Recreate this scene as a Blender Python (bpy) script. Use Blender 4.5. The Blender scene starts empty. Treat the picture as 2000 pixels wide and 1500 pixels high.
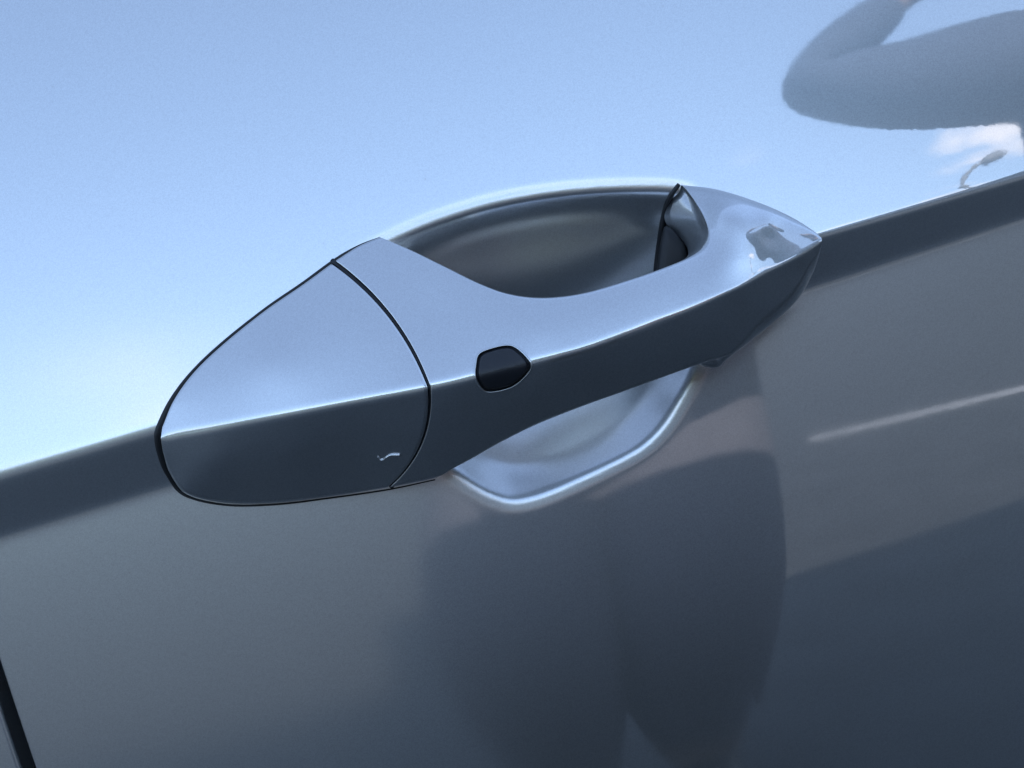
import bpy, bmesh, math, random
import numpy as np
from mathutils import Vector, Matrix, noise as mnoise

# ------------------------------------------------------------------ camera, world, sun
scene = bpy.context.scene
D = 0.42                      # lens to door skin
S = 0.00017                   # metres per photo pixel on the door skin
ROLL = math.radians(16.3)     # the phone was tilted
H = 0.93                      # lens height above the ground
CO, SI = math.cos(ROLL), math.sin(ROLL)

cam_d = bpy.data.cameras.new('camera')
cam = bpy.data.objects.new('camera', cam_d)
scene.collection.objects.link(cam)
cam_d.sensor_width = 36.0
cam_d.lens = 36.0 * D / (2000 * S)
cam_d.clip_start = 0.01
cam_d.clip_end = 2000.0
m = Matrix(((CO, SI, 0, 0), (0, 0, -1, -D), (-SI, CO, 0, H), (0, 0, 0, 1)))
cam.matrix_world = m
scene.camera = cam

SUN_EL, SUN_AZ = math.radians(32), math.radians(18)    # azimuth from +Y (behind the car) towards +X
world = bpy.data.worlds.new('World')
scene.world = world
world.use_nodes = True
wn, wl = world.node_tree.nodes, world.node_tree.links
wn.clear()
wo = wn.new('ShaderNodeOutputWorld')
bg = wn.new('ShaderNodeBackground')
sky = wn.new('ShaderNodeTexSky')
sky.sky_type = 'NISHITA'
sky.sun_disc = False
sky.sun_elevation = SUN_EL
sky.sun_rotation = SUN_AZ
sky.air_density = 1.0
sky.dust_density = 0.1
sky.ozone_density = 1.0
bg.inputs['Strength'].default_value = 0.15
tc = wn.new('ShaderNodeTexCoord')
sep = wn.new('ShaderNodeSeparateXYZ')
wl.new(tc.outputs['Generated'], sep.inputs[0])
# clouds: project the view direction on a layer overhead
def wmath(op, a, b=None, c=None, clamp=False):
    n = wn.new('ShaderNodeMath'); n.operation = op; n.use_clamp = clamp
    for i, v in enumerate((a, b, c)):
        if v is None: continue
        if isinstance(v, (int, float)): n.inputs[i].default_value = v
        else: wl.new(v, n.inputs[i])
    return n.outputs[0]
zc_ = wmath('ADD', wmath('MAXIMUM', sep.outputs[2], 0.0), 0.12)
cx_ = wmath('DIVIDE', sep.outputs[0], zc_)
cy_ = wmath('DIVIDE', sep.outputs[1], zc_)
comb = wn.new('ShaderNodeCombineXYZ')
wl.new(cx_, comb.inputs[0]); wl.new(cy_, comb.inputs[1]); comb.inputs[2].default_value = 1.3
nz = wn.new('ShaderNodeTexNoise')
nz.inputs['Scale'].default_value = 2.3
nz.inputs['Detail'].default_value = 9.0
nz.inputs['Roughness'].default_value = 0.55
nz.inputs['Distortion'].default_value = 0.25
wl.new(comb.outputs[0], nz.inputs['Vector'])
mr = wn.new('ShaderNodeMapRange'); mr.interpolation_type = 'SMOOTHSTEP'
wl.new(nz.outputs['Fac'], mr.inputs['Value'])
mr.inputs['From Min'].default_value = 0.52
mr.inputs['From Max'].default_value = 0.66
# fewer clouds high up
mr2 = wn.new('ShaderNodeMapRange'); mr2.interpolation_type = 'SMOOTHSTEP'
wl.new(sep.outputs[2], mr2.inputs['Value'])
mr2.inputs['From Min'].default_value = 0.32
mr2.inputs['From Max'].default_value = 0.45
mr2.inputs['To Min'].default_value = 1.0
mr2.inputs['To Max'].default_value = 0.05
cf = wmath('MAXIMUM', wmath('MULTIPLY', mr.outputs[0], mr2.outputs[0], clamp=True), 0.05)   # a thin high veil everywhere
mixc = wn.new('ShaderNodeMix'); mixc.data_type = 'RGBA'
wl.new(cf, mixc.inputs['Factor'])
wl.new(sky.outputs[0], mixc.inputs['A'])
mixc.inputs['B'].default_value = (5.0, 4.9, 5.0, 1)
wl.new(mixc.outputs['Result'], bg.inputs['Color'])
wl.new(bg.outputs[0], wo.inputs[0])

sun_d = bpy.data.lights.new('sun', 'SUN')
sun_d.energy = 2.2
sun_d.angle = math.radians(0.53)
sun_d.color = (1.0, 0.95, 0.88)
sun = bpy.data.objects.new('sun', sun_d)
scene.collection.objects.link(sun)
sdir = Vector((math.sin(SUN_AZ) * math.cos(SUN_EL), math.cos(SUN_AZ) * math.cos(SUN_EL), math.sin(SUN_EL)))
sun.rotation_euler = sdir.to_track_quat('Z', 'Y').to_euler()
sun.location = (0, 3, 4)

scene.view_settings.view_transform = 'Standard'
scene.view_settings.look = 'None'
scene.view_settings.gamma = 1.0
scene.view_settings.exposure = 1.38
scene.cycles.max_bounces = 8
scene.cycles.glossy_bounces = 6
scene.cycles.caustics_reflective = False
scene.cycles.caustics_refractive = False

# ------------------------------------------------------------------ measuring helpers
def rot(u, v):
    """photo pixel -> (along the car, up) in unrolled pixels about the lens axis"""
    dx = np.asarray(u, float) - 1000.0
    dy = 750.0 - np.asarray(v, float)
    return dx * CO + dy * SI, -dx * SI + dy * CO

def P3(u, v, p):
    """the point seen at a photo pixel, p metres proud of the door plane"""
    a, b = rot(u, v)
    k = (D - np.asarray(p, float)) / D * S
    return np.stack([a * k, -np.asarray(p, float) + 0 * a, H + b * k], axis=-1)

def sp(t, s):
    return s * np.logaddexp(0, t / s)

def smooth(a, b, x):
    t = np.clip((x - a) / (b - a), 0, 1)
    return t * t * (3 - 2 * t)

ZC = H + 108 * S

def door_p(X, Z, crease=1.0):
    """how far the pressed door skin stands out at (X, Z)"""
    z = Z - ZC
    w = np.interp(X, [-0.3, -0.17, 0.05, 0.20, 0.6], [0.021, 0.0196, 0.0172, 0.0128, 0.010])
    s1 = np.interp(X, [-0.2, -0.1, 0.1, 0.2], [0.0011, 0.0010, 0.0006, 0.0005])
    up = -math.tan(math.radians(8.5)) * sp(z, s1) - 0.30 * np.maximum(z, 0) ** 2
    dn = -math.tan(math.radians(23)) * sp(-z, s1)
    dn = dn + (math.tan(math.radians(23)) - math.tan(math.radians(2.0))) * sp(-z - w, 0.0011)
    dn = dn - 0.38 * np.maximum(-z - w, 0) ** 2
    return crease * (up + dn) - X ** 2 / (2 * 3.2)

# ------------------------------------------------------------------ object helpers
def obj_from(name, verts, faces, mat, parent=None, normals=None, smooth_=True):
    me = bpy.data.meshes.new(name)
    me.from_pydata([tuple(v) for v in verts], [], faces)
    me.update()
    if smooth_:
        me.polygons.foreach_set('use_smooth', [True] * len(me.polygons))
    if normals is not None:
        me.normals_split_custom_set_from_vertices([tuple(n) for n in normals])
    me.materials.append(mat)
    o = bpy.data.objects.new(name, me)
    scene.collection.objects.link(o)
    if parent is not None: o.parent = parent
    return o

def grid_obj(name, G, mat, parent=None, close_v=False, close_u=False, flip=False):
    """G: (n, m, 3) grid"""
    n, m_, _ = G.shape
    idx = np.arange(n * m_).reshape(n, m_)
    a = idx; b = np.roll(idx, -1, 0); c = np.roll(np.roll(idx, -1, 0), -1, 1); d = np.roll(idx, -1, 1)
    iu = slice(None) if close_u else slice(0, n - 1)
    iv = slice(None) if close_v else slice(0, m_ - 1)
    F = np.stack([a, b, c, d], -1)[iu, iv].reshape(-1, 4)
    if flip: F = F[:, ::-1]
    return obj_from(name, G.reshape(-1, 3), F.tolist(), mat, parent)

def empty(name, loc, label, cat, group=None):
    o = bpy.data.objects.new(name, None)
    scene.collection.objects.link(o)
    o.location = loc
    o['label'] = label; o['category'] = cat
    if group: o['group'] = group
    return o

def reparent(o, parent):
    o.parent = parent
    o.matrix_parent_inverse = Matrix.Translation(-Vector(parent.location)) if parent.parent is None else Matrix.Identity(4)
    return o

# ------------------------------------------------------------------ materials
def newmat(name):
    mt = bpy.data.materials.new(name)
    mt.use_nodes = True
    n = mt.node_tree.nodes; l = mt.node_tree.links
    return mt, n, l, n['Principled BSDF']

def paint_mat(name='metallic_silver_blue_paint', haze=0.0, mirror=0.41):
    mt, n, l, p = newmat(name)
    out = n['Material Output']
    tcn = n.new('ShaderNodeTexCoord')
    # flakes
    vo = n.new('ShaderNodeTexVoronoi'); vo.inputs['Scale'].default_value = 3200.0
    l.new(tcn.outputs['Object'], vo.inputs['Vector'])
    ramp = n.new('ShaderNodeMapRange')
    l.new(vo.outputs['Color'], ramp.inputs['Value'])
    ramp.inputs['To Min'].default_value = 0.86; ramp.inputs['To Max'].default_value = 1.14
    mul = n.new('ShaderNodeMix'); mul.data_type = 'RGBA'; mul.blend_type = 'MULTIPLY'
    mul.inputs['Factor'].default_value = 1.0
    mul.inputs['A'].default_value = (0.62, 0.655, 0.67, 1)
    l.new(ramp.outputs[0], mul.inputs['B'])
    l.new(mul.outputs['Result'], p.inputs['Base Color'])
    p.inputs['Metallic'].default_value = 1.0
    p.inputs['Roughness'].default_value = 0.40
    # orange peel under the lacquer
    nz = n.new('ShaderNodeTexNoise'); nz.inputs['Scale'].default_value = 420.0
    nz.inputs['Detail'].default_value = 2.0
    l.new(tcn.outputs['Object'], nz.inputs['Vector'])
    bp = n.new('ShaderNodeBump'); bp.inputs['Strength'].default_value = 0.022
    bp.inputs['Distance'].default_value = 0.0001
    l.new(nz.outputs['Fac'], bp.inputs['Height'])
    # faint dust film changes the gloss
    nd = n.new('ShaderNodeTexNoise'); nd.inputs['Scale'].default_value = 14.0; nd.inputs['Detail'].default_value = 6.0
    l.new(tcn.outputs['Object'], nd.inputs['Vector'])
    rr = n.new('ShaderNodeMapRange')
    l.new(nd.outputs['Fac'], rr.inputs['Value'])
    rr.inputs['From Min'].default_value = 0.35; rr.inputs['From Max'].default_value = 0.75
    rr.inputs['To Min'].default_value = 0.02 + haze; rr.inputs['To Max'].default_value = 0.06 + haze
    sx_ = n.new('ShaderNodeSeparateXYZ'); l.new(tcn.outputs['Object'], sx_.inputs[0])
    dr = n.new('ShaderNodeMapRange'); dr.interpolation_type = 'SMOOTHSTEP'
    l.new(sx_.outputs[0], dr.inputs['Value'])
    dr.inputs['From Min'].default_value = -0.16; dr.inputs['From Max'].default_value = 0.05
    dr.inputs['To Min'].default_value = 0.13; dr.inputs['To Max'].default_value = 0.0
    ad = n.new('ShaderNodeMath'); ad.operation = 'ADD'
    l.new(rr.outputs[0], ad.inputs[0]); l.new(dr.outputs[0], ad.inputs[1])
    at = n.new('ShaderNodeAttribute'); at.attribute_name = 'dust'
    ma = n.new('ShaderNodeMath'); ma.operation = 'MULTIPLY_ADD'
    l.new(at.outputs['Fac'], ma.inputs[0]); ma.inputs[1].default_value = 0.18; l.new(ad.outputs[0], ma.inputs[2])
    gl = n.new('ShaderNodeBsdfGlossy')
    gl.inputs['Color'].default_value = (0.95, 0.92, 0.92, 1)
    l.new(ma.outputs[0], gl.inputs['Roughness'])
    l.new(bp.outputs[0], gl.inputs['Normal'])
    # settled dust and dried spots
    vd = n.new('ShaderNodeTexVoronoi'); vd.inputs['Scale'].default_value = 230.0; vd.inputs['Randomness'].default_value = 1.0
    l.new(tcn.outputs['Object'], vd.inputs['Vector'])
    v1 = n.new('ShaderNodeMapRange'); l.new(vd.outputs['Distance'], v1.inputs['Value'])
    v1.inputs['From Min'].default_value = 0.05; v1.inputs['From Max'].default_value = 0.10
    v1.inputs['To Min'].default_value = 1.0; v1.inputs['To Max'].default_value = 0.0
    sc_ = n.new('ShaderNodeSeparateColor'); l.new(vd.outputs['Color'], sc_.inputs[0])
    v2 = n.new('ShaderNodeMapRange'); l.new(sc_.outputs[0], v2.inputs['Value'])
    v2.inputs['From Min'].default_value = 0.86; v2.inputs['From Max'].default_value = 1.0
    v2.inputs['To Min'].default_value = 0.0; v2.inputs['To Max'].default_value = 0.4
    v3 = n.new('ShaderNodeMath'); v3.operation = 'MULTIPLY'; l.new(v1.outputs[0], v3.inputs[0]); l.new(v2.outputs[0], v3.inputs[1])
    dd_ = n.new('ShaderNodeBsdfDiffuse'); dd_.inputs['Color'].default_value = (0.30, 0.28, 0.25, 1)
    mx = n.new('ShaderNodeMixShader'); mx.inputs[0].default_value = mirror
    l.new(p.outputs[0], mx.inputs[1]); l.new(gl.outputs[0], mx.inputs[2])
    mx2 = n.new('ShaderNodeMixShader'); l.new(v3.outputs[0], mx2.inputs[0]); l.new(mx.outputs[0], mx2.inputs[1]); l.new(dd_.outputs[0], mx2.inputs[2])
    l.new(mx2.outputs[0], out.inputs[0])
    return mt

def simple_mat(name, col, rough, metallic=0.0, noise_scale=None, noise_amt=0.15, bump=0.0, bump_scale=500, bump_dist=0.0003):
    mt, n, l, p = newmat(name)
    p.inputs['Base Color'].default_value = (*col, 1)
    p.inputs['Roughness'].default_value = rough
    p.inputs['Metallic'].default_value = metallic
    tcn = n.new('ShaderNodeTexCoord')
    if noise_scale:
        nz = n.new('ShaderNodeTexNoise'); nz.inputs['Scale'].default_value = noise_scale
        nz.inputs['Detail'].default_value = 6
        l.new(tcn.outputs['Object'], nz.inputs['Vector'])
        mr_ = n.new('ShaderNodeMapRange')
        l.new(nz.outputs['Fac'], mr_.inputs['Value'])
        mr_.inputs['From Min'].default_value = 0.25; mr_.inputs['From Max'].default_value = 0.75
        mr_.inputs['To Min'].default_value = 1 - noise_amt; mr_.inputs['To Max'].default_value = 1 + noise_amt
        mul = n.new('ShaderNodeMix'); mul.data_type = 'RGBA'; mul.blend_type = 'MULTIPLY'
        mul.inputs['Factor'].default_value = 1.0
        mul.inputs['A'].default_value = (*col, 1)
        l.new(mr_.outputs[0], mul.inputs['B'])
        l.new(mul.outputs['Result'], p.inputs['Base Color'])
    if bump:
        nb = n.new('ShaderNodeTexNoise'); nb.inputs['Scale'].default_value = bump_scale
        nb.inputs['Detail'].default_value = 3
        l.new(tcn.outputs['Object'], nb.inputs['Vector'])
        bp = n.new('ShaderNodeBump'); bp.inputs['Strength'].default_value = bump
        bp.inputs['Distance'].default_value = bump_dist
        l.new(nb.outputs['Fac'], bp.inputs['Height'])
        l.new(bp.outputs[0], p.inputs['Normal'])
    return mt

PAINT = paint_mat()
RUBBER = simple_mat('black_rubber', (0.012, 0.013, 0.016), 0.55, bump=0.3, bump_scale=900)
PLASTIC = simple_mat('black_button_plastic', (0.018, 0.020, 0.026), 0.36, bump=0.6, bump_scale=2600, bump_dist=0.0002)
DARKPL = simple_mat('dark_moulded_plastic', (0.016, 0.018, 0.022), 0.42)
GLASS = simple_mat('tinted_window_glass', (0.01, 0.012, 0.014), 0.03)
ASPHALT = simple_mat('asphalt', (0.049, 0.054, 0.057), 0.9, noise_scale=6, noise_amt=0.22, bump=0.6, bump_scale=90, bump_dist=0.01)
WHITEPAINT = simple_mat('white_road_paint', (0.36, 0.35, 0.33), 0.8, noise_scale=9, noise_amt=0.2)
GRASS = simple_mat('grass_mix', (0.06, 0.085, 0.03), 0.9, noise_scale=25, noise_amt=0.5, bump=0.8, bump_scale=60, bump_dist=0.03)

# ------------------------------------------------------------------ the car
car = empty('car', (0, 0, 0), 'silver blue car side with pull handle, open grip recess and black lock button', 'car')

# --- cup outline (photo pixels on the skin), closed
cup_px = [(690, 492), (720, 474), (780, 443), (850, 414), (950, 383), (1050, 364), (1150, 354), (1250, 352), (1330, 357),
          (1368, 378), (1390, 440), (1402, 540), (1397, 640), (1372, 727), (1345, 785), (1315, 835), (1275, 877),
          (1225, 908), (1130, 954), (1055, 985), (1000, 995), (962, 986), (920, 966), (865, 928), (800, 885),
          (730, 810), (685, 710), (665, 610), (668, 530)]
def closed_spline(pts, n=16):
    pts = np.array(pts, float); N = len(pts); out = []
    for i in range(N):
        p0, p1, p2, p3 = pts[i - 1], pts[i], pts[(i + 1) % N], pts[(i + 2) % N]
        for k in range(n):
            t = k / n
            out.append(0.5 * ((2 * p1) + (-p0 + p2) * t + (2 * p0 - 5 * p1 + 4 * p2 - p3) * t * t + (-p0 + 3 * p1 - 3 * p2 + p3) * t ** 3))
    return np.array(out)
cs = closed_spline(cup_px, 10)
ca, cb = rot(cs[:, 0], cs[:, 1])
CUPX, CUPZ = ca * S, H + cb * S      # (door skin is within a few mm of the plane)

def signed_dist(X, Z):
    """>0 inside the cup outline"""
    sh = X.shape; x = X.ravel(); z = Z.ravel()
    best = np.full(x.shape, 1e9); inside = np.zeros(x.shape, bool)
    n = len(CUPX)
    for i in range(n):
        x0, z0, x1, z1 = CUPX[i], CUPZ[i], CUPX[(i + 1) % n], CUPZ[(i + 1) % n]
        dx, dz = x1 - x0, z1 - z0
        t = np.clip(((x - x0) * dx + (z - z0) * dz) / (dx * dx + dz * dz + 1e-18), 0, 1)
        d = (x - x0 - t * dx) ** 2 + (z - z0 - t * dz) ** 2
        best = np.minimum(best, d)
        cond = ((z0 > z) != (z1 > z))
        with np.errstate(divide='ignore', invalid='ignore'):
            xi = x0 + (z - z0) / (z1 - z0) * dx if z1 != z0 else np.full(x.shape, 1e9)
        inside ^= cond & (x < xi)
    return (np.sqrt(best) * np.where(inside, 1, -1)).reshape(sh)

# depth profile: integrate slope over inward distance
_d = np.linspace(-0.006, 0.09, 2000)
_sl = np.tan(np.radians(60) * smooth(-0.0026, 0.0048, _d) * (1 - 0.95 * np.clip((_d - 0.010) / 0.050, 0, 1)))
_dep = np.concatenate([[0], np.cumsum((_sl[1:] + _sl[:-1]) / 2 * np.diff(_d))])
# fine uniform field over the cup area
gx = np.arange(CUPX.min() - 0.012, CUPX.max() + 0.012, 0.0004)
gz = np.arange(CUPZ.min() - 0.012, CUPZ.max() + 0.012, 0.0004)
GX, GZ = np.meshgrid(gx, gz, indexing='ij')
SD = signed_dist(GX, GZ)
def blur(A, sig):
    r = int(3 * sig) + 1
    k = np.exp(-0.5 * (np.arange(-r, r + 1) / sig) ** 2); k /= k.sum()
    B = np.pad(A, r, mode='edge')
    B = np.apply_along_axis(lambda v: np.convolve(v, k, mode='valid'), 0, B)
    B = np.apply_along_axis(lambda v: np.convolve(v, k, mode='valid'), 1, B)
    return B
def smooth_sd():
    # a soft inward distance from a relaxed membrane over the opening: no mitre lines on the floor
    hh = 0.0008
    M = SD[::2, ::2] > 0
    w = np.zeros(M.shape); ii, jj = np.indices(M.shape); red = (ii + jj) % 2 == 0
    for it in range(700):
        for c in (red, ~red):
            nb = np.zeros_like(w)
            nb[1:-1, 1:-1] = 0.25 * (w[2:, 1:-1] + w[:-2, 1:-1] + w[1:-1, 2:] + w[1:-1, :-2] + hh * hh)
            w = np.where(M & c, w + 1.93 * (nb - w), w)
    w = blur(w, 1.5)
    g0, g1 = np.gradient(w, hh); g = np.sqrt(g0 ** 2 + g1 ** 2 + 0.006 ** 2)
    ds = np.sqrt(g * g + 2 * w) - g
    ds = blur(ds, 6)
    fi = np.clip(np.arange(SD.shape[0]) / 2, 0, ds.shape[0] - 1.001); fj = np.clip(np.arange(SD.shape[1]) / 2, 0, ds.shape[1] - 1.001)
    i = fi.astype(int)[:, None]; j = fj.astype(int)[None]; a = (fi % 1)[:, None]; b = (fj % 1)[None]
    dsf = ds[i, j] * (1 - a) * (1 - b) + ds[i + 1, j] * a * (1 - b) + ds[i, j + 1] * (1 - a) * b + ds[i + 1, j + 1] * a * b
    w1 = smooth(0.0015, 0.014, blur(SD, 3))
    return blur(SD, 1.5) * (1 - w1) + dsf * w1
SDs = smooth_sd()
DEP = blur(np.interp(SDs, _d, _dep), 1.8)
def bilin(A, X, Z, out=0.0):
    fx = (X - gx[0]) / 0.0004; fz = (Z - gz[0]) / 0.0004
    ok = (fx >= 0) & (fz >= 0) & (fx < len(gx) - 1.001) & (fz < len(gz) - 1.001)
    fx = np.clip(fx, 0, len(gx) - 1.001); fz = np.clip(fz, 0, len(gz) - 1.001)
    i = fx.astype(int); j = fz.astype(int); a = fx - i; b = fz - j
    r = A[i, j] * (1 - a) * (1 - b) + A[i + 1, j] * a * (1 - b) + A[i, j + 1] * (1 - a) * b + A[i + 1, j + 1] * a * b
    return np.where(ok, r, out)
def skin_p(X, Z):
    X = np.asarray(X, float); Z = np.asarray(Z, float)
    sd = bilin(SDs, X, Z, -0.012)
    mfl = smooth(-0.001, 0.012, sd)
    zz = Z - ZC
    flat = 0.05 * zz - 0.001
    return door_p(X, Z) * (1 - mfl) + flat * mfl - bilin(DEP, X, Z, 0.0)

def skin_at_px(u, v, it=6):
    p = 0.0
    for _ in range(it):
        q = P3(u, v, p)
        p = 0.5 * p + 0.5 * float(skin_p(q[0], q[2]))
    return p

# --- nonuniform grid of the door skin
def graded(segs):
    out = [segs[0][0]]
    for a, b, h in segs:
        n = max(1, int(round((b - a) / h)))
        out += list(a + (b - a) * (np.arange(n) + 1) / n)
    return np.array(out)
EDGE = -0.1968
xs = graded([(EDGE + 0.0001, -0.190, 0.0005), (-0.190, -0.075, 0.0016), (-0.075, 0.092, 0.00065), (0.092, 0.22, 0.0020), (0.22, 0.75, 0.02)])
zs = graded([(H - 0.68, H - 0.2, 0.02), (H - 0.2, H - 0.068, 0.0022), (H - 0.068, H + 0.085, 0.00065), (H + 0.085, H + 0.2, 0.0022), (H + 0.2, H + 0.26, 0.01)])
XX, ZZ = np.meshgrid(xs, zs, indexing='ij')
PP = skin_p(XX, ZZ)
# folded rear edge of the door at the shut line
PP = PP - 0.0016 * (1 - np.sqrt(np.clip(1 - (1 - np.clip((XX - EDGE) / 0.0016, 0, 1)) ** 2, 0, 1)))
h = 0.00015
gX = (skin_p(XX + h, ZZ) - skin_p(XX - h, ZZ)) / (2 * h)
gZ = (skin_p(XX, ZZ + h) - skin_p(XX, ZZ - h)) / (2 * h)
eN = np.clip((XX - EDGE) / 0.0016, 0, 1)
gX = gX + np.where(eN < 1, (1 - eN) / np.sqrt(np.clip(1 - (1 - eN) ** 2, 0.02, 1)), 0)
NN = np.stack([-gX, -np.ones_like(gX), -gZ], -1)
NN /= np.linalg.norm(NN, axis=-1, keepdims=True)
VV = np.stack([XX, -PP, ZZ], -1)
sdv = bilin(SDs, XX, ZZ, -0.012)
n0, n1 = XX.shape
idx = np.arange(n0 * n1).reshape(n0, n1)
F = np.stack([idx[:-1, :-1], idx[1:, :-1], idx[1:, 1:], idx[:-1, 1:]], -1).reshape(-1, 4)
fin = (sdv.ravel()[F].mean(1) > 0.0)
def sub_mesh(name, mask, parent, mat):
    f = F[mask]
    used = np.unique(f); remap = -np.ones(n0 * n1, int); remap[used] = np.arange(len(used))
    o = obj_from(name, VV.reshape(-1, 3)[used], remap[f].tolist(), mat, parent, NN.reshape(-1, 3)[used])
    at = o.data.attributes.new('dust', 'FLOAT', 'POINT')       # wax and dust left in the recess
    at.data.foreach_set('value', smooth(-0.006, 0.001, sdv.ravel()[used]).astype(np.float32))
    return o
door = sub_mesh('door_panel', ~fin, car, PAINT)
recess = sub_mesh('grip_recess', fin, door, PAINT)

# turned-in return flange of the door edge, behind the shut line
zz_ = graded([(H - 0.68, H + 0.26, 0.01)])
pe = door_p(np.full_like(zz_, EDGE), zz_)
G = np.stack([np.stack([np.full_like(zz_, EDGE + 0.0001 + 0.0 * k), -(pe - 0.0016 - k * 0.02), zz_], -1) for k in (0, 0.5, 1)], 0)
grid_obj('edge_flange', G, PAINT, door)
# next panel, across the gap
gapw = 0.0050
xs2 = graded([(-0.9, -0.26, 0.03), (-0.26, EDGE - gapw - 0.002, 0.003), (EDGE - gapw - 0.002, EDGE - gapw, 0.0003)])
X2, Z2 = np.meshgrid(xs2, zz_, indexing='ij')
e2 = np.clip((EDGE - gapw - X2) / 0.0016, 0, 1)
P2 = door_p(X2, Z2) - 0.0016 * (1 - np.sqrt(np.clip(1 - (1 - e2) ** 2, 0, 1)))
grid_obj('rear_panel', np.stack([X2, -P2, Z2], -1), PAINT, car, flip=False)
G = np.stack([np.stack([np.full_like(zz_, EDGE - gapw), -(door_p(np.full_like(zz_, EDGE - gapw), zz_) - 0.0016 - k * 0.02), zz_], -1) for k in (0, 0.5, 1)], 0)
grid_obj('rear_flange', G, PAINT, car)
# rubber weather strip deep in the gap
G = np.stack([np.stack([np.full_like(zz_, x), -(pe - 0.013 - dp), zz_], -1) for x, dp in ((EDGE - gapw - 0.001, 0.002), (EDGE - gapw * .5, 0.0), (EDGE + 0.001, 0.002))], 0)
grid_obj('weather_strip', G, RUBBER, car)

# --- the rest of the body, so that it throws the shade the photo shows
def prism(name, prof, x0, x1, mat, parent):
    """prof: (y, z) loop, extruded along the car"""
    n = len(prof)
    v = [(x0, y, z) for y, z in prof] + [(x1, y, z) for y, z in prof]
    f = [(i, (i + 1) % n, n + (i + 1) % n, n + i) for i in range(n)] + [tuple(range(n))[::-1], tuple(range(n, 2 * n))]
    return obj_from(name, v, f, mat, parent, smooth_=False)
prism('inner_shell', [(0.09, 0.26), (0.09, 1.10), (0.16, 1.18), (1.6, 1.18), (1.7, 0.9), (1.7, 0.26)], -1.9, 2.2, DARKPL, car)
prism('roof', [(0.155, 1.178), (0.36, 1.48), (0.44, 1.52), (1.3, 1.52), (1.5, 1.178)], -1.85, 2.15, GLASS, car)
# sill below the door
prism('sill', [(0.03, 0.18), (0.015, 0.245), (0.2, 0.245), (0.2, 0.18)], -1.2, 1.3, DARKPL, car)

# ------------------------------------------------------------------ the handle
def tps(pts):
    pts = np.array(pts, float)
    x = pts[:, 0] / 500; y = pts[:, 1] / 500; z = pts[:, 2] * 0.001
    def U(r2): return np.where(r2 > 1e-12, 0.5 * r2 * np.log(np.maximum(r2, 1e-12)), 0)
    n = len(x)
    K = U((x[:, None] - x) ** 2 + (y[:, None] - y) ** 2) + 2e-4 * np.eye(n)
    Pm = np.stack([np.ones(n), x, y], 1)
    A = np.block([[K, Pm], [Pm.T, np.zeros((3, 3))]])
    sol = np.linalg.solve(A, np.concatenate([z, np.zeros(3)]))
    def f(u, v):
        u = np.asarray(u, float) / 500; v = np.asarray(v, float) / 500
        r2 = (u[..., None] - x) ** 2 + (v[..., None] - y) ** 2
        return U(r2) @ sol[:n] + sol[n] + sol[n + 1] * u + sol[n + 2] * v
    return f
CRE = [(315, 856, 4), (395, 840, 8.5), (460, 828, 12), (580, 805, 17), (700, 783, 21.5), (840, 755, 26), (930, 735, 28.5), (1040, 708, 31), (1150, 678, 32.5),
       (1270, 632, 32.8), (1335, 607, 32.3), (1400, 580, 31.5), (1450, 556, 30.3), (1500, 530, 28.5), (1560, 500, 26.2), (1605, 471, 24)]
TOPF = [(318, 832, 3), (340, 780, 2), (380, 725, 0.5), (440, 668, -0.5), (520, 605, -1.5), (590, 555, -2.3), (650, 512, -3.2), (700, 480, -4), (742, 463, -4.3),
        (800, 487, 0.5), (860, 516, 6.5), (940, 555, 14), (1000, 575, 18.5), (1065, 581, 21.5), (1140, 571, 23.5), (1230, 545, 24.5), (1310, 517, 23.8), (1355, 497, 22.3),
        (1376, 470, 20), (1378, 440, 16.5), (1360, 400, 9), (1331, 361, -1.5),
        (1400, 371, 9), (1475, 393, 17), (1540, 421, 20.5), (1585, 448, 22.6), (1604, 464, 23.5),
        (1412, 420, 21.3), (1440, 418, 22.9), (1440, 455, 26.2), (1500, 425, 23.4), (1500, 460, 25.3), (1545, 465, 24.6), (1545, 440, 22.8), (1440, 505, 28.5), (1500, 495, 27.1),
        (740, 640, 12.9), (520, 712, 9.2), (840, 605, 13.4), (1050, 645, 27.6), (1190, 612, 29.6)]
BOTF = [(318, 885, 2), (332, 925, -1), (365, 966, -3.5), (440, 983, -6.5), (540, 983, -6), (650, 970, -4), (760, 953, 0), (850, 935, 5), (930, 892, 9.5),
        (1040, 833, 15), (1150, 790, 18.5), (1280, 742, 21.5), (1375, 706, 21), (1450, 672, 20), (1524, 619, 19.5), (1553, 591, 19.5), (1590, 528, 20.5), (1604, 482, 23),
        (420, 900, 4.6), (560, 893, 7.4), (800, 852, 15.6), (1045, 770, 24.9), (1215, 708, 28.2), (1370, 650, 27.4)]
fU, fL = tps(CRE + TOPF), tps(CRE + BOTF)

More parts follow.
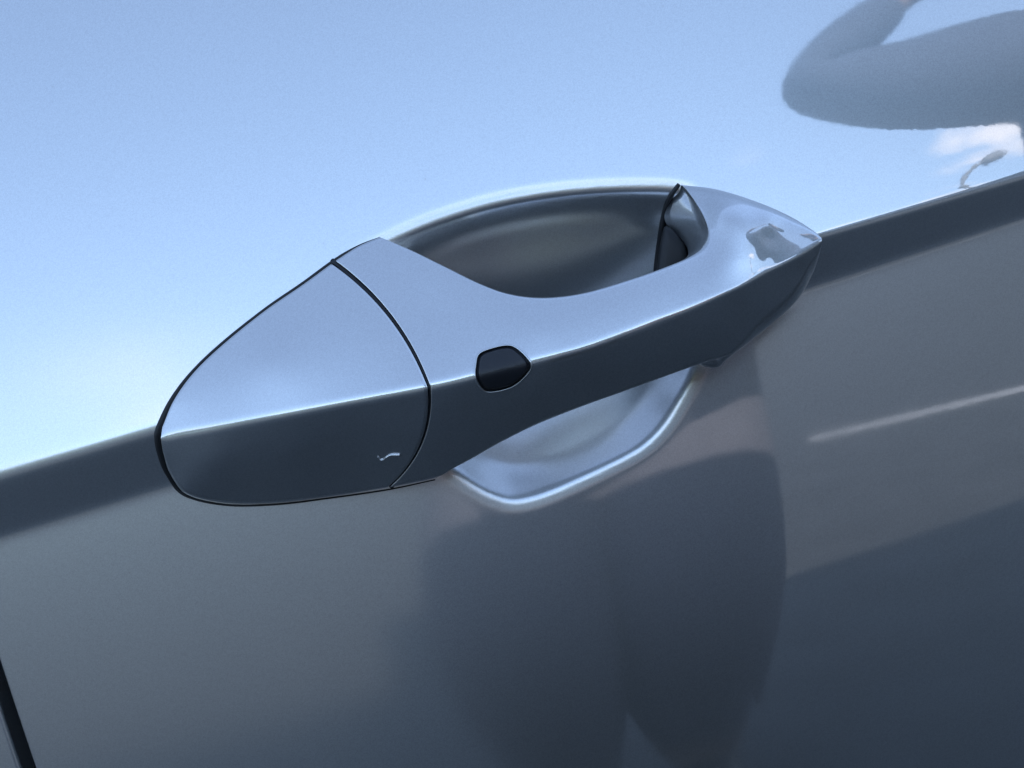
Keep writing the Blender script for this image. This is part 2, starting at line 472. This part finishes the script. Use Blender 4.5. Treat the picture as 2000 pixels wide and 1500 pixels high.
# stations: T, C, B, bulge of the upper half, bulge of the lower half, back of T, back of B (None = straight behind)
capS = [((317, 834), (314, 856), (318, 882), 0, 0), ((340, 781), (350, 848), (332, 925), 0, 0), ((380, 726), (395, 840), (365, 964), 0, 0),
        ((440, 669), (460, 828), (440, 982), 2, 2), ((520, 605), (560, 810), (540, 982), 6, 6), ((590, 557), (690, 785), (650, 969), 14, 16),
        ((647, 515), (835, 757), (757, 952), 24, 27)]
gripS = [((655, 509), (841, 755), (761, 952), 24, 27), ((700, 481), (885, 746), (850, 933), 16, 14), ((742, 463), (930, 735), (885, 915), 8, 6),
         ((800, 487), (965, 727), (930, 891), 3, 2), ((860, 516), (1000, 718), (980, 863), 0, 0), ((940, 555), (1050, 705), (1040, 833), 0, 0),
         ((1000, 575), (1095, 694), (1090, 812), 0, 0), ((1065, 581), (1145, 680), (1150, 789), 0, 0), ((1140, 572), (1205, 658), (1215, 766), 0, 0),
         ((1230, 546), (1270, 632), (1280, 742), 0, 0), ((1310, 518), (1335, 607), (1335, 722), 0, 0), ((1355, 497), (1380, 588), (1378, 707), 0, 0),
         ((1374, 477), (1415, 573), (1424, 694), 0, 0), ((1379, 450), (1445, 560), (1451, 677), 0, 0), ((1369, 418), (1470, 547), (1478, 656), 0, 0),
         ((1350, 386), (1495, 533), (1501, 638), 0, 0), ((1331, 361), (1518, 522), (1524, 619), 0, 0), ((1400, 370), (1540, 511), (1553, 591), 0, 0),
         ((1475, 393), (1562, 499), (1574, 561), 0, 0), ((1540, 421), (1582, 487), (1590, 528), 0, 0), ((1585, 448), (1597, 477), (1599, 502), 0, 0),
         ((1604, 464), (1605.5, 471), (1604.5, 481), 0, 0)]
backT = {10: (1300, 522, 8), 11: (1338, 505, 8), 12: (1344, 490, 4), 13: (1335, 470, 0), 14: (1299, 432, -8), 15: (1307, 396, -8), 16: (1325, 366, -9)}

def spline(vals, corners, n):
    """piecewise Catmull-Rom through vals (k, dim), sharp at corner indices"""
    vals = np.array(vals, float); K = len(vals); out = []
    for i in range(K - 1):
        p1, p2 = vals[i], vals[i + 1]
        p0 = vals[i - 1] if i > 0 and i not in corners else 2 * p1 - p2
        p3 = vals[i + 2] if i + 2 < K and (i + 1) not in corners else 2 * p2 - p1
        for k in range(n):
            t = k / n
            out.append(0.5 * ((2 * p1) + (-p0 + p2) * t + (2 * p0 - 5 * p1 + 4 * p2 - p3) * t * t + (-p0 + 3 * p1 - 3 * p2 + p3) * t ** 3))
    out.append(vals[-1])
    return np.array(out)

def loft(name, ST, mat, parent, tcorners=(), backs=None, is_cap=False, rfil=0.0011, n=18, csig=0.0014):
    T = spline([s[0] for s in ST], tcorners, n); C = spline([s[1] for s in ST], (), n); B = spline([s[2] for s in ST], (), n)
    b1 = spline([[s[3]] for s in ST], (), n)[:, 0]; b2 = spline([[s[4]] for s in ST], (), n)[:, 0]
    N = len(T)
    # clustered parameters
    def clus(k):      # 0..1 dense at both ends
        t = np.linspace(0, 1, k)
        return 0.5 * t + 0.5 * (0.5 - 0.5 * np.cos(np.pi * t)) if False else (0.5 - 0.5 * np.cos(np.pi * (0.5 - 0.5 * np.cos(np.pi * t)))) * 0.75 + 0.25 * t
    tt = clus(46)
    cols = []
    for i in range(N):
        def bez(a, b, bul, t):
            d = b - a; L = np.hypot(*d) + 1e-9
            nrm = np.array([-d[1], d[0]]) / L
            if nrm[0] < 0: nrm = -nrm
            return a + t[:, None] * d + (4 * t * (1 - t))[:, None] * nrm * bul
        up = bez(T[i], C[i], b1[i], tt); lo = bez(C[i], B[i], b2[i], tt)
        path = np.concatenate([up, lo[1:]])
        seg = np.hypot(*np.diff(path, axis=0).T) * S * 0.93
        s = np.concatenate([[0], np.cumsum(seg)])
        nc = len(up) - 1
        pu = fU(up[:, 0], up[:, 1]); pl = fL(lo[:, 0], lo[:, 1])
        pc = 0.5 * (pu[-1] + pl[0]); 
        pu = pu + (pc - pu[-1]) * tt; pl = pl + (pc - pl[0]) * (1 - tt)
        p = np.concatenate([pu, pl[1:]])
        # round the crease
        sg = min(csig * (1 if is_cap else 1 - 0.55 * float(smooth(8, 13, i / n))), s[-1] * 0.1)
        offs = np.linspace(-2.5, 2.5, 21); w = np.exp(-0.5 * offs ** 2); w /= w.sum()
        # extrapolate linearly at the ends so that the ends are not flattened
        def ev(x):
            r = np.interp(x, s, p)
            r = np.where(x < 0, p[0] + (p[3] - p[0]) / (s[3] - s[0]) * x, r)
            return np.where(x > s[-1], p[-1] + (p[-1] - p[-4]) / (s[-1] - s[-4]) * (x - s[-1]), r)
        ps = sum(wk * ev(s + ok * sg) for wk, ok in zip(w, offs))
        # fillets towards both edges
        k_ = i / n
        for dd, r in ((s, rfil + (0 if is_cap else 0.0025 * float(smooth(15, 17, k_)) + 0.0016 * float(smooth(10.5, 12.5, k_)) * (1 - float(smooth(15, 17, k_))))), (s[-1] - s, rfil + (0 if is_cap else 0.0035 * float(smooth(12, 15, k_))))):
            r = min(r, s[-1] * 0.2)
            e = np.clip(1 - dd / r, 0, 1)
            ps = ps - r * (1 - np.sqrt(np.clip(1 - e * e, 0, 1)))
        cols.append((path, ps))
    rows = len(cols[0][1])
    pth = np.array([c[0] for c in cols]); ps = np.array([c[1] for c in cols])
    # side fillet at the seam ends (first / last station)
    for end in ((0, 1),) if not is_cap else ((-1, -1),):
        pass
    # walls behind the edges
    K = 5
    st = np.arange(N) / n
    def wall(edge_path, edge_p, other, back):
        res_path = []; res_p = []
        for k in range(1, K + 1):
            f = k / K
            res_path.append(edge_path + (back[0] - edge_path) * f)
            res_p.append(edge_p + (back[1] - edge_p) * f)
        return res_path, res_p
    # default backs
    inward = (pth[:, rows // 2] - pth[:, 0]); inward /= (np.hypot(*inward.T)[:, None] + 1e-9)
    inb = (pth[:, rows // 2] - pth[:, -1]); inb /= (np.hypot(*inb.T)[:, None] + 1e-9)
    tb = pth[:, 0] + inward * 3.0; bb = pth[:, -1] + inb * 3.0
    sk_t = np.array([skin_at_px(*q) for q in pth[:, 0]]); sk_b = np.array([skin_at_px(*q) for q in pth[:, -1]])
    if is_cap:
        tp = sk_t - 0.003; bp_ = sk_b - 0.003
    else:
        g = smooth(2.2, 3.6, st) * (1 - smooth(11.0, 13.0, st))
        tp = (np.minimum(ps[:, 0] - 0.002, sk_t - 0.003)) * (1 - g) + (ps[:, 0] - 0.008) * g
        g2 = smooth(1.2, 3.0, st) * (1 - smooth(11.3, 12.6, st))
        bp_ = (np.minimum(ps[:, -1] - 0.002, sk_b - 0.003)) * (1 - g2) + (ps[:, -1] - 0.006) * g2
        g3 = smooth(2.2, 4.5, st) * (1 - smooth(11.0, 12.0, st))
        tb = tb + inward * (10 * g3)[:, None]; bb = bb + inb * (22 * g3)[:, None]
    if backs:
        ks = sorted(backs)
        bs = spline([backs[k] for k in ks], (), n)
        i0 = ks[0] * n
        ramp = np.ones(len(bs))
        tb[i0:i0 + len(bs)] = bs[:, :2]; tp[i0:i0 + len(bs)] = bs[:, 2] * 0.001
        # blend in from the left
        for j in range(n):
            f = smooth(0, 1, j / n); i = i0 - n + j
            tb[i] = tb[i] * (1 - f) + np.array([pth[i, 0][0] - 12, pth[i, 0][1] + 6]) * f
            tp[i] = tp[i] * (1 - f) + bs[0, 2] * 0.001 * f
        # after the corner return quickly to the straight wall
    rp, rq = wall(pth[:, 0], ps[:, 0], None, (tb, tp))
    lp, lq = wall(pth[:, -1], ps[:, -1], None, (bb, bp_))
    mid = [((tb * (1 - f) + bb * f), (tp * (1 - f) + bp_ * f)) for f in (0.25, 0.5, 0.75)]
    full_path = [x for x in rp[::-1]] + [pth[:, j] for j in range(rows)] + lp + [m_[0] for m_ in mid[::-1]]
    full_p = [x for x in rq[::-1]] + [ps[:, j] for j in range(rows)] + lq + [m_[1] for m_ in mid[::-1]]
    FP = np.stack(full_path, 1); FQ = np.stack(full_p, 1)
    G = P3(FP[..., 0], FP[..., 1], FQ)
    # soften the seam edge by pulling the last ring back
    seam = 0 if not is_cap else -1
    ring = G[seam].copy(); c = ring.mean(0)
    r1 = ring + (c - ring) * 0.004; r1[:, 1] += 0.0006
    r2 = ring + (c - ring) * 0.006; r2[:, 1] += 0.004
    if is_cap:
        G = np.concatenate([G, r1[None], r2[None], np.repeat(c[None, None], ring.shape[0], 1)], 0)
        f0 = G[0].mean(0); G = np.concatenate([np.repeat(f0[None, None], ring.shape[0], 1), G], 0)
    else:
        l0 = G[-1].mean(0)
        G = np.concatenate([np.repeat(c[None, None], ring.shape[0], 1), r2[None], r1[None], G, np.repeat(l0[None, None], ring.shape[0], 1)], 0)
    o = grid_obj(name, G, mat, parent, close_v=True)
    return o, pth, ps

handle, gpth, gps = loft('door_handle', gripS, PAINT, car, tcorners=(2, 16), backs=backT)
cap, cpth, cps = loft('lock_cover', capS, PAINT, handle, is_cap=True, csig=0.0013)

def surf_p(u, v):
    """height of the handle face at a pixel"""
    cl = np.interp(u, [c[0] for c in CRE], [c[1] for c in CRE])
    return np.where(v < cl, fU(u, v), fL(u, v))

# rubber gasket peeping out round the cover
def ribbon_tube(name, pts3, rad, mat, parent, seg=10, closed=False):
    pts3 = np.array(pts3); N = len(pts3)
    tan = np.gradient(pts3, axis=0)
    if closed: tan = np.roll(pts3, -1, 0) - np.roll(pts3, 1, 0)
    tan /= np.linalg.norm(tan, axis=1, keepdims=True) + 1e-12
    up = np.array([0, -1.0, 0])
    sd = np.cross(tan, up); sd /= np.linalg.norm(sd, axis=1, keepdims=True) + 1e-12
    nn = np.cross(sd, tan)
    rad = np.broadcast_to(rad, (N,))
    th = np.linspace(0, 2 * np.pi, seg, endpoint=False)
    G = pts3[:, None] + rad[:, None, None] * (np.cos(th)[None, :, None] * sd[:, None] + np.sin(th)[None, :, None] * nn[:, None])
    if not closed:
        G = np.concatenate([np.repeat(pts3[:1, None], seg, 1), G, np.repeat(pts3[-1:, None], seg, 1)], 0)
    return grid_obj(name, G, mat, parent, close_v=True, close_u=closed)

gas = [(742, 464), (700, 482), (652, 511), (590, 556), (520, 604), (440, 667), (380, 723), (338, 779), (313, 832), (309, 858), (315, 890), (329, 927), (361, 967), (440, 986), (540, 985), (650, 972), (760, 956), (850, 937)]
gs = spline(gas, (), 12)
gp = np.array([P3(u, v, skin_at_px(u, v) + 0.0001) for u, v in gs])
grd = np.interp(np.linspace(0, 1, len(gp)), [0, 0.1, 0.35, 0.5, 0.6, 0.72, 1], [0.0003, 0.0008, 0.0007, 0.0014, 0.0012, 0.0004, 0.0002])
ribbon_tube('gasket', gp, grd, RUBBER, handle)
sm_u = spline([(649, 509), (700, 553), (748, 601), (788, 655), (817, 706), (839, 756), (838, 800), (829, 850), (806, 897), (764, 950)], (), 8)
sm_p = np.array([P3(u, v, float(surf_p(u, v)) - 0.0019) for u, v in sm_u])
ribbon_tube('seam_dark_tube', sm_p, 0.0009, RUBBER, handle)  # added dark tube, gives the cover seam its shade
# added dark tube drawing the shaded gap behind the nose foot inside the recess
nf = spline([(1326, 360), (1312, 380), (1301, 405), (1294, 440), (1289, 480), (1285, 520), (1283, 560)], (), 10)
npz = np.array([P3(u, v, skin_at_px(u, v) + 0.0006) for u, v in nf])
ribbon_tube('foot_gap_tube', npz, np.linspace(0.0007, 0.0016, len(npz)), RUBBER, handle)
# pivot cover seen through the grip
pc_out = closed_spline([(1284, 575), (1286, 500), (1296, 447), (1306, 444), (1322, 456), (1337, 474), (1343, 492), (1345, 530), (1340, 580)], 8)
cen = pc_out.mean(0); rings = []
for f, p in ((1.0, -0.012), (1.0, -0.004), (0.97, -0.002), (0.8, -0.0005), (0.4, 0.0), (0.0, 0.0)):
    q = cen + (pc_out - cen) * f
    rings.append(P3(q[:, 0], q[:, 1], p))
grid_obj('pivot_cover', np.stack(rings, 0), RUBBER, handle, close_v=True)
# small foot under the nose
ft = closed_spline([(1362, 700), (1366, 712), (1385, 718), (1404, 717), (1420, 702), (1440, 682), (1430, 660), (1380, 670)], 8)
cen = ft.mean(0); rings = []
for f, p in ((1.0, -0.012), (1.0, 0.004), (0.97, 0.0065), (0.85, 0.008), (0.4, 0.009), (0.0, 0.009)):
    q = cen + (ft - cen) * f
    rings.append(P3(q[:, 0], q[:, 1], p))
grid_obj('foot_pad', np.stack(rings, 0), PAINT, handle, close_v=True)

# --- black lock button standing in a thin rim
bt = closed_spline([(930, 712), (936, 692), (960, 681), (990, 675), (1008, 680), (1028, 698), (1037, 714), (1030, 730), (1006, 752), (980, 762), (952, 765), (938, 754), (929, 734)], 8)
cen = bt.mean(0)
def bring(scale, dp):
    q = cen + (bt - cen) * scale
    cl = np.interp(q[:, 0], [c[0] for c in CRE], [c[1] for c in CRE])
    U_, L_ = fU(q[:, 0], q[:, 1]), fL(q[:, 0], q[:, 1])
    s_ = 0.0008
    p = -s_ * np.log(np.exp(-U_ / s_) + np.exp(-L_ / s_)) + dp
    return P3(q[:, 0], q[:, 1], p)
rim = np.stack([bring(1.06, -0.0015), bring(1.065, 0.0004), bring(1.045, 0.0012), bring(1.015, 0.0014), bring(0.99, 0.0010), bring(0.975, 0.0), bring(0.965, -0.001)], 0)
grid_obj('button_rim', rim, PAINT, handle, close_v=True)
btn = np.stack([bring(1.0, -0.0008), bring(0.98, 0.0001), bring(0.93, 0.0002), bring(0.90, 0.0004), bring(0.87, 0.0014)] + [bring(f, 0.0017 + 0.0004 * (1 - f)) for f in (0.84, 0.8, 0.72, 0.64, 0.56, 0.48, 0.4, 0.3, 0.2, 0.1, 0.0)], 0)
grid_obj('lock_button', btn, PLASTIC, handle, close_v=True)

# --- little pry slot on the cover: a raised wavy lip
sl = spline([(738, 892), (742, 898), (749, 898), (756, 893), (765, 889), (781, 889)], (), 8)
ps_ = np.array([P3(u, v, fL(np.array(u), np.array(v)) + 0.0003) for u, v in sl])
ribbon_tube('pry_slot', ps_, np.linspace(0.00022, 0.00045, len(ps_)), PAINT, cap, seg=8)

# ------------------------------------------------------------------ the place round the car
def plane(name, x0, x1, y0, y1, z, mat, kind='structure'):
    o = obj_from(name, [(x0, y0, z), (x1, y0, z), (x1, y1, z), (x0, y1, z)], [(0, 1, 2, 3)], mat, smooth_=False)
    o['kind'] = kind
    return o
plane('ground', -600, 600, -600, 600, 0, ASPHALT)
def strip_quad(name, a, b, w, mat, z=0.004):
    a = np.array(a, float); b = np.array(b, float); d = b - a; nrm = np.array([-d[1], d[0]]) / np.hypot(*d) * w / 2
    q = [a - nrm, b - nrm, b + nrm, a + nrm]
    o = obj_from(name, [(x, y, z) for x, y in q], [(0, 1, 2, 3)], mat, smooth_=False)
    o['kind'] = 'structure'
    return o
strip_quad('road_marking', (0.97, -3.39), (7.5, -0.55), 0.11, WHITEPAINT)

# street lamp across the lot
lx, ly = math.tan(math.radians(28.3)) * 14.0 + 0.15, -14.0
lamp = empty('street_lamp', (lx, ly, 0), 'slender grey street lamp with short curved arm across the parking lot', 'street lamp')
METAL = simple_mat('galvanised_grey', (0.16, 0.165, 0.17), 0.6, 0.0)
def tube(name, pts, rad, mat, parent, seg=12):
    pts = spline(pts, (), 6)
    rad = np.interp(np.linspace(0, 1, len(pts)), np.linspace(0, 1, len(rad)), rad)
    tan = np.gradient(pts, axis=0); tan /= np.linalg.norm(tan, axis=1, keepdims=True)
    ref = np.array([0.13, 1.0, 0.07]); sd = np.cross(tan, ref); sd /= np.linalg.norm(sd, axis=1, keepdims=True)
    nn = np.cross(sd, tan); th = np.linspace(0, 2 * np.pi, seg, endpoint=False)
    G = pts[:, None] + rad[:, None, None] * (np.cos(th)[None, :, None] * sd[:, None] + np.sin(th)[None, :, None] * nn[:, None])
    G = np.concatenate([np.repeat(pts[:1, None], seg, 1), G, np.repeat(pts[-1:, None], seg, 1)], 0)
    return grid_obj(name, G, mat, parent, close_v=True)
tube('pole', [(0, 0, 0), (0, 0, 2), (0, 0, 4.8), (0, 0, 6.12)], [0.09, 0.07, 0.055, 0.045], METAL, lamp)
tube('arm', [(0, 0, 6.08), (0.05, 0, 6.3), (0.28, 0, 6.5), (0.5, 0, 6.57)], [0.04, 0.035, 0.03], METAL, lamp)
tube('lamp_head', [(0.45, 0, 6.56), (0.62, 0, 6.60), (0.85, 0, 6.65), (0.98, 0, 6.66)], [0.02, 0.09, 0.085, 0.02], METAL, lamp)
tube('bracket', [(0, 0, 5.92), (0, 0, 6.03), (0, 0, 6.15)], [0.05, 0.11, 0.05], METAL, lamp)

# ------------------------------------------------------------------ the photographer, mirrored in the paint
SKIN = simple_mat('skin', (0.24, 0.15, 0.11), 0.5)
SHIRT = simple_mat('navy_shirt_cloth', (0.035, 0.045, 0.07), 0.9, noise_scale=40)
TROUSER = simple_mat('dark_trouser_cloth', (0.10, 0.10, 0.12), 0.9, noise_scale=40)
HAIR = simple_mat('dark_hair', (0.012, 0.01, 0.009), 0.6)
SHOE = simple_mat('shoe_leather', (0.03, 0.025, 0.02), 0.5)
def skin_obj(name, nodes, edges, mat, parent, root=0, sub=1):
    """nodes: {key: (x, y, z, radius)}"""
    keys = list(nodes)
    me = bpy.data.meshes.new(name)
    me.from_pydata([nodes[k][:3] for k in keys], [(keys.index(a), keys.index(b)) for a, b in edges], [])
    o = bpy.data.objects.new(name, me); scene.collection.objects.link(o)
    md = o.modifiers.new('skin', 'SKIN'); md.use_smooth_shade = True
    sv = me.skin_vertices[0].data if me.skin_vertices else None
    if sv is None:
        me.attributes.new('skin', 'FLOAT', 'POINT')
    for i, k in enumerate(keys):
        r = nodes[k][3]; sv[i].radius = (r, r) if not isinstance(r, tuple) else r
        sv[i].use_root = (i == root)
    sb = o.modifiers.new('sub', 'SUBSURF'); sb.levels = sub; sb.render_levels = sub
    me.materials.append(mat)
    dg = bpy.context.evaluated_depsgraph_get()
    me2 = bpy.data.meshes.new_from_object(o.evaluated_get(dg))
    o.modifiers.clear(); o.data = me2; me2.name = name
    me2.polygons.foreach_set('use_smooth', [True] * len(me2.polygons))
    if not me2.materials: me2.materials.append(mat)
    o.parent = parent
    return o
J = dict(
    hip=(0.10, -1.05, 0.85, 0.145), waist=(0.40, -0.98, 1.01, 0.13), chest=(0.87, -0.84, 1.11, 0.13), neck0=(0.93, -0.74, 1.28, 0.060), neck=(0.92, -0.70, 1.36, 0.055),
    ls=(0.74, -0.68, 1.350, 0.080), lm=(0.485, -0.62, 1.330, 0.040), le=(0.376, -0.62, 1.366, 0.026), lw=(0.545, -0.62, 1.460, 0.018), lh=(0.60, -0.63, 1.49, 0.024),
    rs=(0.78, -0.80, 1.05, 0.062), re=(0.46, -0.66, 1.01, 0.043), rw=(0.20, -0.52, 0.965, 0.029), rh=(0.125, -0.475, 0.945, 0.032),
    lhip=(-0.02, -1.04, 0.80, 0.12), lk=(-0.08, -0.88, 0.47, 0.135), la=(-0.09, -1.04, 0.10, 0.10), lt=(-0.15, -0.88, 0.045, 0.038),
    rhip=(0.20, -1.06, 0.80, 0.12), rk=(0.12, -0.90, 0.46, 0.135), ra=(0.12, -1.08, 0.10, 0.10), rt=(0.14, -0.92, 0.045, 0.038))
person = empty('person', (0.1, -1.0, 0), 'person in dark shirt bending towards the car with one arm raised, holding a phone', 'person')
def shift(nodes, o): return {k: (v[0] - o[0], v[1] - o[1], v[2] - o[2], v[3]) for k, v in nodes.items()}
po = (0.1, -1.0, 0)
E = [('hip', 'waist'), ('waist', 'chest'), ('chest', 'neck0'), ('neck0', 'neck'), ('chest', 'ls'), ('ls', 'lm'), ('lm', 'le'), ('le', 'lw'), ('lw', 'lh'), ('chest', 'rs'), ('rs', 're'), ('re', 'rw'), ('rw', 'rh'),
     ('hip', 'lhip'), ('lhip', 'lk'), ('lk', 'la'), ('hip', 'rhip'), ('rhip', 'rk'), ('rk', 'ra')]
JB = {k: v for k, v in J.items() if k not in ('lt', 'rt')}
for k, r_ in (('la', 0.032), ('ra', 0.032), ('lk', 0.06), ('rk', 0.06), ('hip', 0.10), ('lhip', 0.08), ('rhip', 0.08), ('waist', 0.09), ('chest', 0.10)): JB[k] = (*J[k][:3], r_)
body = skin_obj('body', shift(JB, po), E, SKIN, person, sub=2)
def sub_nodes(keys, grow, cut=None):
    return {k: (*J[k][:3], J[k][3] + grow) for k in keys}
sh = sub_nodes(['hip', 'waist', 'chest', 'neck0', 'ls', 'lm', 'le', 'rs', 're'], 0.016)
sh['lw'] = (0.535, -0.62, 1.455, 0.026); sh['rw'] = (0.26, -0.55, 0.98, 0.040)
skin_obj('shirt', shift(sh, po), [('hip', 'waist'), ('waist', 'chest'), ('chest', 'neck0'), ('chest', 'ls'), ('ls', 'lm'), ('lm', 'le'), ('le', 'lw'), ('chest', 'rs'), ('rs', 're'), ('re', 'rw')], SHIRT, person, sub=2)
tr = sub_nodes(['hip', 'lhip', 'lk', 'la', 'rhip', 'rk', 'ra'], 0.022)
for k in ('la', 'ra'): tr[k] = (tr[k][0], tr[k][1], 0.035, 0.062)
skin_obj('trousers', shift(tr, po), [('hip', 'lhip'), ('lhip', 'lk'), ('lk', 'la'), ('hip', 'rhip'), ('rhip', 'rk'), ('rk', 'ra')], TROUSER, person, sub=2)
for a, t in (('la', 'lt'), ('ra', 'rt')):
    A_, T_ = J[a], J[t]
    nodes = {'h': (A_[0], A_[1] - 0.03, 0.055, 0.055), 'm': (A_[0], A_[1] + 0.08, 0.055, 0.056), 't': (T_[0], T_[1] + 0.05, 0.035, 0.035)}
    skin_obj('shoe', shift(nodes, po), [('h', 'm'), ('m', 't')], SHOE, person, sub=2)
# head with face, facing the car
def head_mesh():
    bm = bmesh.new()
    bmesh.ops.create_icosphere(bm, subdivisions=5, radius=1.0)
    for v in bm.verts:
        x, y, z = v.co
        w = 0.075 * (1 - 0.22 * max(0, -z) ** 1.5)
        nx, ny, nz = x * w, y * 0.095 * (1 - 0.12 * max(0, -z)), z * 0.118
        f = max(0.0, y)
        ny += 0.026 * math.exp(-(nx / 0.011) ** 2 - ((nz + 0.012) / 0.022) ** 2) * f        # nose
        ny += 0.007 * math.exp(-(nx / 0.045) ** 2 - ((nz - 0.03) / 0.010) ** 2) * f          # brow
        for sx in (-1, 1):
            ny -= 0.010 * math.exp(-((nx - sx * 0.032) / 0.015) ** 2 - ((nz - 0.008) / 0.011) ** 2) * f   # eye sockets
        ny += 0.006 * math.exp(-(nx / 0.026) ** 2 - ((nz + 0.052) / 0.009) ** 2) * f         # lips
        ny -= 0.003 * math.exp(-(nx / 0.022) ** 2 - ((nz + 0.0525) / 0.0025) ** 2) * f
        ny += 0.008 * math.exp(-(nx / 0.025) ** 2 - ((nz + 0.092) / 0.016) ** 2) * f         # chin
        v.co = (nx, ny, nz)
    return bm
def bm_obj(name, bm, mat, parent, mtx):
    me = bpy.data.meshes.new(name); bm.to_mesh(me); bm.free()
    me.polygons.foreach_set('use_smooth', [True] * len(me.polygons))
    me.materials.append(mat)
    o = bpy.data.objects.new(name, me); scene.collection.objects.link(o)
    me.transform(mtx); o.parent = parent
    return o
HM = Matrix.Translation(Vector((0.92, -0.67, 1.48)) - Vector(po)) @ Matrix.Rotation(math.radians(35), 4, 'Z') @ Matrix.Rotation(math.radians(-28), 4, 'X')
bm_obj('head', head_mesh(), SKIN, person, HM)
bm = head_mesh()
bmesh.ops.delete(bm, geom=[v for v in bm.verts if v.co.z < 0.045 - 0.9 * max(0, -v.co.y) - 0.0 and not (v.co.y < -0.03 and v.co.z > -0.07)], context='VERTS')
for v in bm.verts: v.co *= 1.09
bm_obj('hair', bm, HAIR, person, HM)
for sx in (-1, 1):
    bm = bmesh.new(); bmesh.ops.create_uvsphere(bm, u_segments=12, v_segments=8, radius=1)
    for v in bm.verts: v.co = (v.co.x * 0.008 + sx * 0.075, v.co.y * 0.017 - 0.005, v.co.z * 0.030 - 0.002)
    bm_obj('ear', bm, SKIN, person, HM)
    bm = bmesh.new(); bmesh.ops.create_uvsphere(bm, u_segments=12, v_segments=8, radius=0.011)
    for v in bm.verts: v.co += Vector((sx * 0.032, 0.078, 0.008))
    bm_obj('eye', bm, simple_mat('eye_white', (0.7, 0.68, 0.65), 0.2), person, HM)
# hands: five fingers each, skinned chains rooted in the palm
def hand(base, fwd, side, up, curl, scale=1.0):
    b, f, s_, u_ = (Vector(q) for q in (base, fwd, side, up))
    f.normalize(); s_.normalize(); u_.normalize()
    nodes = {}; ed = []
    nodes['w'] = (*b, 0.026); nodes['p'] = (*(b + f * 0.045), 0.026); ed.append(('w', 'p'))
    bm_nodes = []
    for k, (off, L) in enumerate(((0.030, 0.072), (0.011, 0.080), (-0.009, 0.075), (-0.028, 0.060))):
        r0 = b + f * 0.070 + s_ * off
        n1 = 'f%da' % k; nodes[n1] = (*r0, 0.0095); ed.append(('p', n1))
        d = f.copy(); q = r0; pv = n1
        for j, fr in enumerate((0.45, 0.32, 0.23)):
            d = (Matrix.Rotation(curl * (0.6 + 0.5 * j), 3, s_) @ d).normalized()
            q = q + d * L * fr; nm = 'f%d%d' % (k, j); nodes[nm] = (*q, 0.0088 - 0.0008 * j); ed.append((pv, nm)); pv = nm
    t0 = b + f * 0.025 + s_ * 0.032; nodes['t0'] = (*t0, 0.012); ed.append(('w', 't0'))
    t1 = t0 + (f * 0.7 + s_ * 0.7).normalized() * 0.034; nodes['t1'] = (*t1, 0.0105); ed.append(('t0', 't1'))
    t2 = t1 + (f * 0.95 + s_ * 0.2).normalized() * 0.028; nodes['t2'] = (*t2, 0.009); ed.append(('t1', 't2'))
    return nodes, ed
n_, e_ = hand((0.56, -0.62, 1.468), (0.85, 0.05, 0.45), (0.0, 1.0, 0.05), (-0.45, 0, 0.85), 0.12)
skin_obj('hand', shift(n_, po), e_, SKIN, person, sub=2)
n_, e_ = hand((0.165, -0.492, 0.958), (-0.93, 0.12, -0.12), (0.1, 0.1, 1.0), (0, 1, 0), -0.35)
skin_obj('hand', shift(n_, po), e_, SKIN, person, sub=2)

# phone in the hand, just behind the lens
phone = empty('phone', (0.035, -0.431, 0.925), 'black slab phone held level in the right hand of the person by the car', 'phone')
def rbox(name, sx, sy, sz, r, mat, parent, loc=(0, 0, 0), rz=0.0):
    bm = bmesh.new(); bmesh.ops.create_cube(bm, size=1)
    for v in bm.verts: v.co = (v.co.x * sx, v.co.y * sy, v.co.z * sz)
    bmesh.ops.bevel(bm, geom=[e for e in bm.edges if abs(e.verts[0].co.y - e.verts[1].co.y) > 1e-6], offset=r, segments=5, affect='EDGES', profile=0.5)
    bmesh.ops.bevel(bm, geom=list(bm.edges), offset=min(0.0012, sy * 0.3), segments=2, affect='EDGES', clamp_overlap=True)
    return bm_obj(name, bm, mat, parent, Matrix.Translation(loc))
PHB = simple_mat('phone_back_glass', (0.015, 0.016, 0.02), 0.15)
rbox('case', 0.147, 0.008, 0.071, 0.010, PHB, phone, (0.018, 0, 0))
rbox('camera_bump', 0.034, 0.002, 0.034, 0.007, PHB, phone, (-0.034, 0.005, 0.014))
phone.rotation_euler = (0, ROLL, 0)

# ------------------------------------------------------------------ added tree line, hides the bright low horizon from the paint
LEAF = simple_mat('far_foliage', (0.075, 0.085, 0.05), 0.9, noise_scale=0.9, noise_amt=0.6)
na, nh = 420, 26
ang = np.linspace(math.radians(-105), math.radians(105), na)
G = np.zeros((na, nh, 3))
for i, a in enumerate(ang):
    top = 7.4 + 2.2 * mnoise.noise(Vector((a * 6, 1.3, 0))) + 1.6 * mnoise.noise(Vector((a * 22, 4.3, 0))) + 0.7 * mnoise.noise(Vector((a * 90, 9, 0)))
    for k in range(nh):
        t = k / (nh - 1)
        z = top * math.sin(t * math.pi / 2) if t < 1 else top
        dep = 2.2 * (1 - math.cos(t * math.pi / 2))
        r = 34 + dep + 1.3 * mnoise.noise(Vector((a * 40, z * 0.9, 2))) + 0.7 * mnoise.noise(Vector((a * 110, z * 2.2, 5)))
        G[i, k] = (r * math.sin(a), -r * math.cos(a), max(z, 0) - 0.02)
tl = grid_obj('added_tree_line', G, LEAF)
tl['kind'] = 'stuff'; tl['label'] = 'dense green row of far trees added to screen the bright low horizon'; tl['category'] = 'trees'
